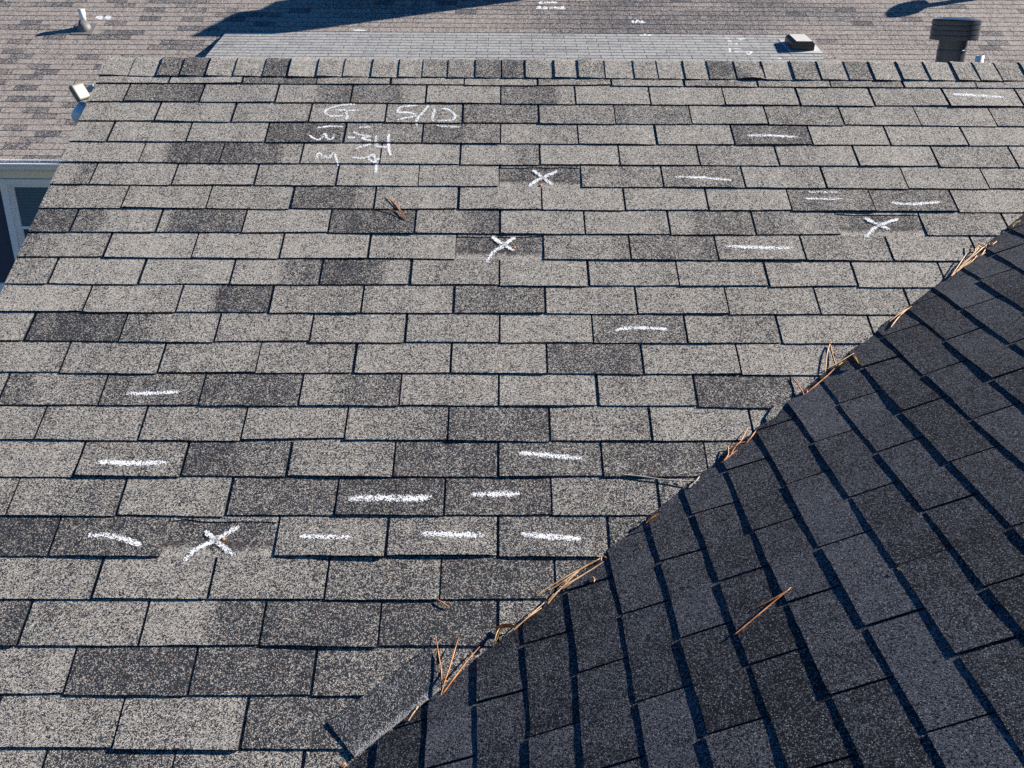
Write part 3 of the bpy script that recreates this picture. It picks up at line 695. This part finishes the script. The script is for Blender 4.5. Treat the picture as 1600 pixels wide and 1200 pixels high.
def low_tone(r, u, lo, hi):
    k = round(lo/W*2); rr = random.Random(k*11+r*501)
    return   .12+.40*rr.random()**2+.25*max(0, nz(u*.6, r*.5, 4.))
LX0, LX1 = -3.95, 4.31
PL = -0.05483822/W
lroof = shingles('dormer_roof', LOW, -14, 9, LX0, LX1, lambda r: PL % 1 + (0 if r % 2 == 1 else .5), low_tone, fl_, (M_LOW, M_EDGE), far, nu=3, nv=1, gap=.007, seed=33, jit=.6, tjit=.04,
    clip=[(LOW.P(0, (11.4890-10.3828)/math.cos(S4)+.03), LOW.v)])
lroof['label'] = 'pale grey low-pitched dormer roof'
bm = bmesh.new()    # body under the low roof: cheeks and fascia
ya, yb = LOW.P(0, -14*E).y+.01, 11.489
za, zb_ = LOW.P(0, -14*E).z-.012, .4985
for x0, sx in ((LX0+.005, .03), (LX1-.005, -.03)):
    quadprism(bm, [Vector((x0, ya, za)), Vector((x0, yb, zb_)), Vector((x0, 10.3, FAR.P(0, (10.3-8.798)/math.cos(S3)).z-.03)), Vector((x0, 9.1, -.8)), Vector((x0, 9.1, -1.2)), Vector((x0, ya, za-.18))], (sx, 0, 0))
quadprism(bm, [Vector((LX0+.035, ya, za)), Vector((LX1-.035, ya, za)), Vector((LX1-.035, ya, za-.18)), Vector((LX0+.035, ya, za-.18))], (0, .03, 0))
from_bm('dormer_cheek', bm, M_WHITE, far)
for x in (LX0+.2, -1.2, 1.5, LX1-.2):
    bm = bmesh.new(); box(bm, (x, 8.9, -2.4), (.14, .14, 3.7)); from_bm('porch_post', bm, M_WHITE, far)
# wall, siding laps
bm = bmesh.new(); WY = 9.1
zt_ = -1.02; x = 0
wl = -6.315; wr = -5.25; wt = -1.153; wb = -2.75   # window opening incl. trim
def laps(bm, x0, x1, z0, z1):
    n = max(1, round((z1-z0)/.13)); h = (z1-z0)/n
    for i in range(n):
        a = z0+i*h
        vs = [bm.verts.new(v) for v in ((x0, WY-.018, a), (x1, WY-.018, a), (x1, WY-.004, a+h), (x0, WY-.004, a+h), (x0, WY-.004, a), (x1, WY-.004, a))]
        bm.faces.new(vs[:4]); bm.faces.new((vs[4], vs[5], vs[1], vs[0]))
laps(bm, -12.4, wl, -2.51, -1.04); laps(bm, wr, 7, -2.51, -1.04); laps(bm, -12.4, 7, -4.2, -2.76)
box(bm, ((-12.4+7)/2, WY+.12, -2.65), (19.4, .2, 3.1))
from_bm('siding_wall', bm, M_SIDING, far)
bm = bmesh.new(); box(bm, (-9.4, WY-.03, -2.63), (6.16, .09, .24)); box(bm, (.9, WY-.03, -2.63), (12.2, .09, .24)); bevel(bm, .006, 1)
from_bm('band_board', bm, M_WHITE, far)
bm = bmesh.new(); box(bm, (-2.7, WY-.035, -1.09), (19.4, .05, .115)); from_bm('frieze_board', bm, M_TAN, far)
bm = bmesh.new(); box(bm, (-2.7, 8.96, -.995), (25.9, .30, .02)); box(bm, (-2.7, 8.825, -.94), (25.9, .022, .12)); from_bm('fascia', bm, M_WHITE, far)
bm = bmesh.new()     # gutter with an ogee front
gp = [(8.80, -.915), (8.795, -1.005), (8.735, -1.005), (8.70, -.975), (8.690, -.945), (8.672, -.925), (8.668, -.905), (8.680, -.905), (8.686, -.922), (8.703, -.94), (8.712, -.97), (8.74, -.993), (8.786, -.993), (8.79, -.915)]
quadprism(bm, [Vector((-12.6, y, z)) for y, z in gp], (8.5, 0, 0)); from_bm('gutter', bm, M_WHITE, far)
win = bpy.data.objects.new('window', None)
bm = bmesh.new(); tw = .085
cx = (wl+wr)/2
box(bm, (wl+tw/2, WY-.04, (wt+wb)/2), (tw, .09, wt-wb)); box(bm, (wr-tw/2, WY-.04, (wt+wb)/2), (tw, .09, wt-wb))
box(bm, (cx, WY-.042, wt-.035), (wr-wl-2*tw, .084, .07)); box(bm, (cx, WY-.06, wb+.04), (wr-wl-2*tw, .12, .08)); bevel(bm, .004, 1)
wo = from_bm('window', bm, M_WHITE, far); wo['label'] = 'white framed sash window below the gutter'
bm = bmesh.new(); il, ir = wl+tw, wr-tw; sw = .055
for (za_, zb3, yy) in ((-1.223, -1.80, WY-.010), (-1.765, wb+.08, WY+.012)):
    box(bm, (il+sw/2, yy, (za_+zb3)/2), (sw, .03, za_-zb3)); box(bm, (ir-sw/2, yy, (za_+zb3)/2), (sw, .03, za_-zb3))
    box(bm, (cx, yy, zb3+.018), (ir-il-2*sw, .03, .036)); box(bm, (cx, yy, za_-.02), (ir-il-2*sw, .03, .04))
from_bm('sash', bm, M_WHITE, wo)
def glass():
    m, nt, b = mat('window_glass'); tc = N(nt, 'ShaderNodeTexCoord'); wv = N(nt, 'ShaderNodeTexWave'); wv.bands_direction = 'Z'; wv.inputs['Scale'].default_value = 8
    nt.links.new(tc.outputs['Object'], wv.inputs['Vector'])
    nt.links.new(mixc(nt, wv.outputs['Fac'], (.03, .10, .16), (.05, .15, .22)), b.inputs['Base Color']); b.inputs['Roughness'].default_value = .12
    return m
bm = bmesh.new(); box(bm, (cx, WY+.004, -1.51), (ir-il-2*sw, .004, .54)); box(bm, (cx, WY+.024, -2.25), (ir-il-2*sw, .004, .92)); from_bm('pane', bm, glass(), wo)
# back slope and gable ends of the far roof
FT = FAR.P(0, 47*E)
bm = bmesh.new()
quadprism(bm, [Vector((-12.5, FT.y+.01, FT.z-.02)), Vector((13.5, FT.y+.01, FT.z-.02)), Vector((13.5, FT.y+5, FT.z-2.7)), Vector((-12.5, FT.y+5, FT.z-2.7))], (0, 0, -.06))
from_bm('roof_slope', bm, M_LOW, far)
for x in (-12.1, 13.0):
    bm = bmesh.new(); quadprism(bm, [Vector((x, FT.y, FT.z-.1)), Vector((x, WY+.02, -.98)), Vector((x, WY+.02, -4.2)), Vector((x, FT.y+4.6, -4.2)), Vector((x, FT.y+4.6, FT.z-2.7))], (.1, 0, 0))
    from_bm('wall', bm, M_SIDING, far)
# chimney: brick body and crown (its shadow crosses the slope)
bm = bmesh.new(); box(bm, (.915, 12.90, 1.60), (1.0, .62, 3.06)); chb = from_bm('chimney', bm, M_BRICK, far)
bm = bmesh.new(); box(bm, (.915, 12.81, 3.20), (1.07, .47, .15)); bevel(bm, .02, 2); from_bm('chimney_crown', bm, M_CONC, chb)
# chalk on the far roofs (writing scaled to the photograph)
def zz(ox, oy, k, pts): return [(ox+x/k, oy+y/k) for x, y in pts]
chalk('chalk_writing', FAR, [zz(700, 0, 8, s) for s in (
    [(1190, 22), (1150, 28), (1150, 45), (1195, 42)], [(1215, 20), (1210, 45)], [(1245, 18), (1240, 45)], [(1215, 32), (1245, 32)], [(1270, 20), (1268, 45)], [(1295, 45), (1305, 22), (1325, 38), (1340, 22), (1355, 45)],
    [(1110, 85), (1150, 82), (1145, 98), (1100, 108), (1175, 106)], [(1230, 85), (1200, 88), (1235, 100), (1215, 112), (1195, 102), (1235, 88)], [(1270, 90), (1310, 108)], [(1310, 90), (1268, 108)], [(1345, 82), (1335, 98), (1395, 98)], [(1385, 85), (1380, 115)], [(1405, 88), (1440, 85), (1435, 98), (1400, 110), (1470, 112)])], farroof, .028, 1.5)
chalk('chalk_writing', FAR, [zz(900, 0, 8, s) for s in ([(725, 262), (700, 266), (722, 275), (698, 286)], [(780, 240), (740, 292)], [(795, 262), (788, 285)], [(815, 262), (835, 265), (812, 285), (870, 285)])], farroof, .024, 1.5)
chalk('chalk_writing', FAR, [zz(0, 0, 8, s) for s in ([(1200, 230), (1230, 210), (1260, 205), (1270, 220), (1230, 235), (1290, 238)], [(1310, 225), (1345, 205), (1375, 215), (1350, 235), (1320, 215)], [(1350, 235), (1370, 245)])], farroof, .04, 1.5)
chalk('chalk_dash', FAR, [((552, 47.5), (572, 48))], farroof, .03, 1.5)
chalk('chalk_writing', LOW, [zz(900, 0, 8, s) for s in ([(790, 435), (830, 440), (795, 450)], [(865, 425), (850, 448)], [(875, 435), (870, 450)], [(900, 432), (930, 435), (905, 450), (955, 448)])], lroof, .026, .95)
chalk('chalk_writing', LOW, [zz(1100, 0, 8, s) for s in ([(250, 480), (330, 478)], [(290, 500), (340, 520), (280, 525)], [(400, 480), (510, 485), (430, 500), (500, 495)], [(300, 545), (340, 550), (310, 570)], [(370, 545), (420, 545), (390, 565), (440, 570)],
    [(320, 600), (325, 655)], [(360, 610), (455, 612)], [(365, 655), (450, 640), (520, 650)], [(530, 640), (595, 650), (545, 685), (530, 640)])], lroof, .026, .95)
chalk('chalk_dash', LOW, [((1215, 91.5), (1222, 92))], lroof, .06, 1.)

# plumbing pipe at left
PB = Vector((-5.955, 11.53, 0)); PB.x = at_y(131, 45, 11.53).x
zr_ = FAR.P(0, (11.53-8.798)/math.cos(S3)).z
vp = thing('plumbing_vent', 'white pipe with grey flashing boot on the far tan slope at left', 'vent pipe', (PB.x, 11.53, zr_))
tp_ = at_y(126.5, 14, 11.53); md = at_y(130.5, 33, 11.53)
bm = bmesh.new()
ax = (tp_-Vector((PB.x, 11.53, zr_))).normalized()
ax = Vector((0, 0, 1)); rot = Matrix()
lathe(bm, [(.045, md.z), (.045, tp_.z), (.038, tp_.z+.002), (.036, tp_.z-.03)], ((tp_.x+md.x)/2, 11.53, 0), 24); from_bm('pipe', bm, M_PVC, vp, True)
bm = bmesh.new(); cxp = md.x
lathe(bm, [(.036, md.z-.05), (.036, md.z+.002)], (cxp, 11.53, 0), 20); from_bm('pipe_neck', bm, plain('pipe_stain', (.30, .20, .12), .6), vp, True)
bm = bmesh.new(); lathe(bm, [(.12, zr_-.07), (.085, zr_+.03), (.062, zr_+.11), (.052, md.z-.035), (.040, md.z-.03)], (cxp, 11.53, 0), 28); from_bm('boot', bm, M_LEAD, vp, True)
bm = bmesh.new(); up_ = (11.53-8.798)/math.cos(S3); box(bm, FAR.P(cxp+.0, up_-.02, .008), (.30, .30, .006), Matrix.Rotation(S3, 4, 'X')); from_bm('flashing', bm, M_LEAD, vp)

# box vent on the pale roof
bl0 = cast(1237, 80, LOW)[0]; br0 = cast(1271, 79.5, LOW)[0]; wv_ = (br0-bl0).length; cxv = (bl0.x+br0.x)/2; vy0 = bl0.y
rv = thing('roof_vent', 'black hooded box vent casting a shadow on the pale low roof', 'roof vent', (cxv, vy0, bl0.z))
RT = Matrix.Rotation(S4, 4, 'X'); bm = bmesh.new(); hw = wv_/2; H = .135; dp = .42
def vp_(x, v, w_): return LOW.P(cxv+x, (vy0-10.3828)/math.cos(S4)+v, w_)
pr = [(-hw, 0), (-hw*.98, H*.72), (-hw*.72, H), (hw*.72, H), (hw*.98, H*.72), (hw, 0)]
fr = [bm.verts.new(vp_(x, 0, z)) for x, z in pr]; bk = [bm.verts.new(vp_(x, dp*(.95 if z > H*.9 else 1), z*(.86))) for x, z in pr]
for i in range(5): bm.faces.new((fr[i], fr[i+1], bk[i+1], bk[i]))
bm.faces.new(bk); bevel(bm, .008, 2)
M_HOOD = plain('bleached_sunlit_metal', (.74, .70, .62), .33, .1, nscale=20, namt=.25, spec=.8)
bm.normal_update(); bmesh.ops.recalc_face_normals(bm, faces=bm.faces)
for f in bm.faces: f.material_index = 0 if f.normal.z > .8 or f.normal.x > .5 else 1  # bleached top; sunward side painted pale as lit, unlit side painted dark
hood = from_bm('hood', bm, (M_HOOD, M_VENT), rv)
bm = bmesh.new(); a_ = [bm.verts.new(vp_(x*.985, .012, max(0, z-.004))) for x, z in pr]; bm.faces.new(a_)
for k in range(6): box(bm, vp_(0, .006, .018+k*.018), (wv_*.9, .004, .006), RT)
from_bm('louvre', bm, M_VENT, rv)
bm = bmesh.new(); box(bm, vp_(.02, .2, .007), (wv_*1.5, .62, .004), RT); from_bm('flange', bm, plain('pale_flange', (.5, .5, .48), .5), rv)

# tall capped flue whose shadow falls on the far slope at upper right
tf = thing('flue_pipe', 'tall thin flue with round cap on the upper far slope, above the picture', 'flue', (8.0, 12.66, 1.12))
bm = bmesh.new(); lathe(bm, [(.05, .9), (.05, 2.02)], (8.0, 12.66, 0), 24); from_bm('pipe', bm, M_GALV, tf, True)
bm = bmesh.new(); lathe(bm, [(.06, 1.93), (.15, 1.95), (.17, 2.0), (.15, 2.09), (.04, 2.13)], (8.0, 12.66, 0), 32); from_bm('cap', bm, M_GALV, tf, True)

# ------------------------------------------------------------------ ground
def grass():
    m, nt, b = mat('lawn'); tc = N(nt, 'ShaderNodeTexCoord'); n = N(nt, 'ShaderNodeTexNoise'); n.inputs['Scale'].default_value = .8; n.inputs['Detail'].default_value = 8
    nt.links.new(tc.outputs['Object'], n.inputs['Vector']); nt.links.new(mixc(nt, n.outputs[0], (.05, .055, .02), (.11, .10, .045)), b.inputs['Base Color']); b.inputs['Roughness'].default_value = .95
    return m
bm = bmesh.new(); vs = [bm.verts.new(p) for p in ((-900, -900, -4.2), (900, -900, -4.2), (900, 900, -4.2), (-900, 900, -4.2))]; bm.faces.new(vs)
gr = from_bm('ground', bm, grass()); gr['kind'] = 'structure'; gr['label'] = 'lawn around the houses'
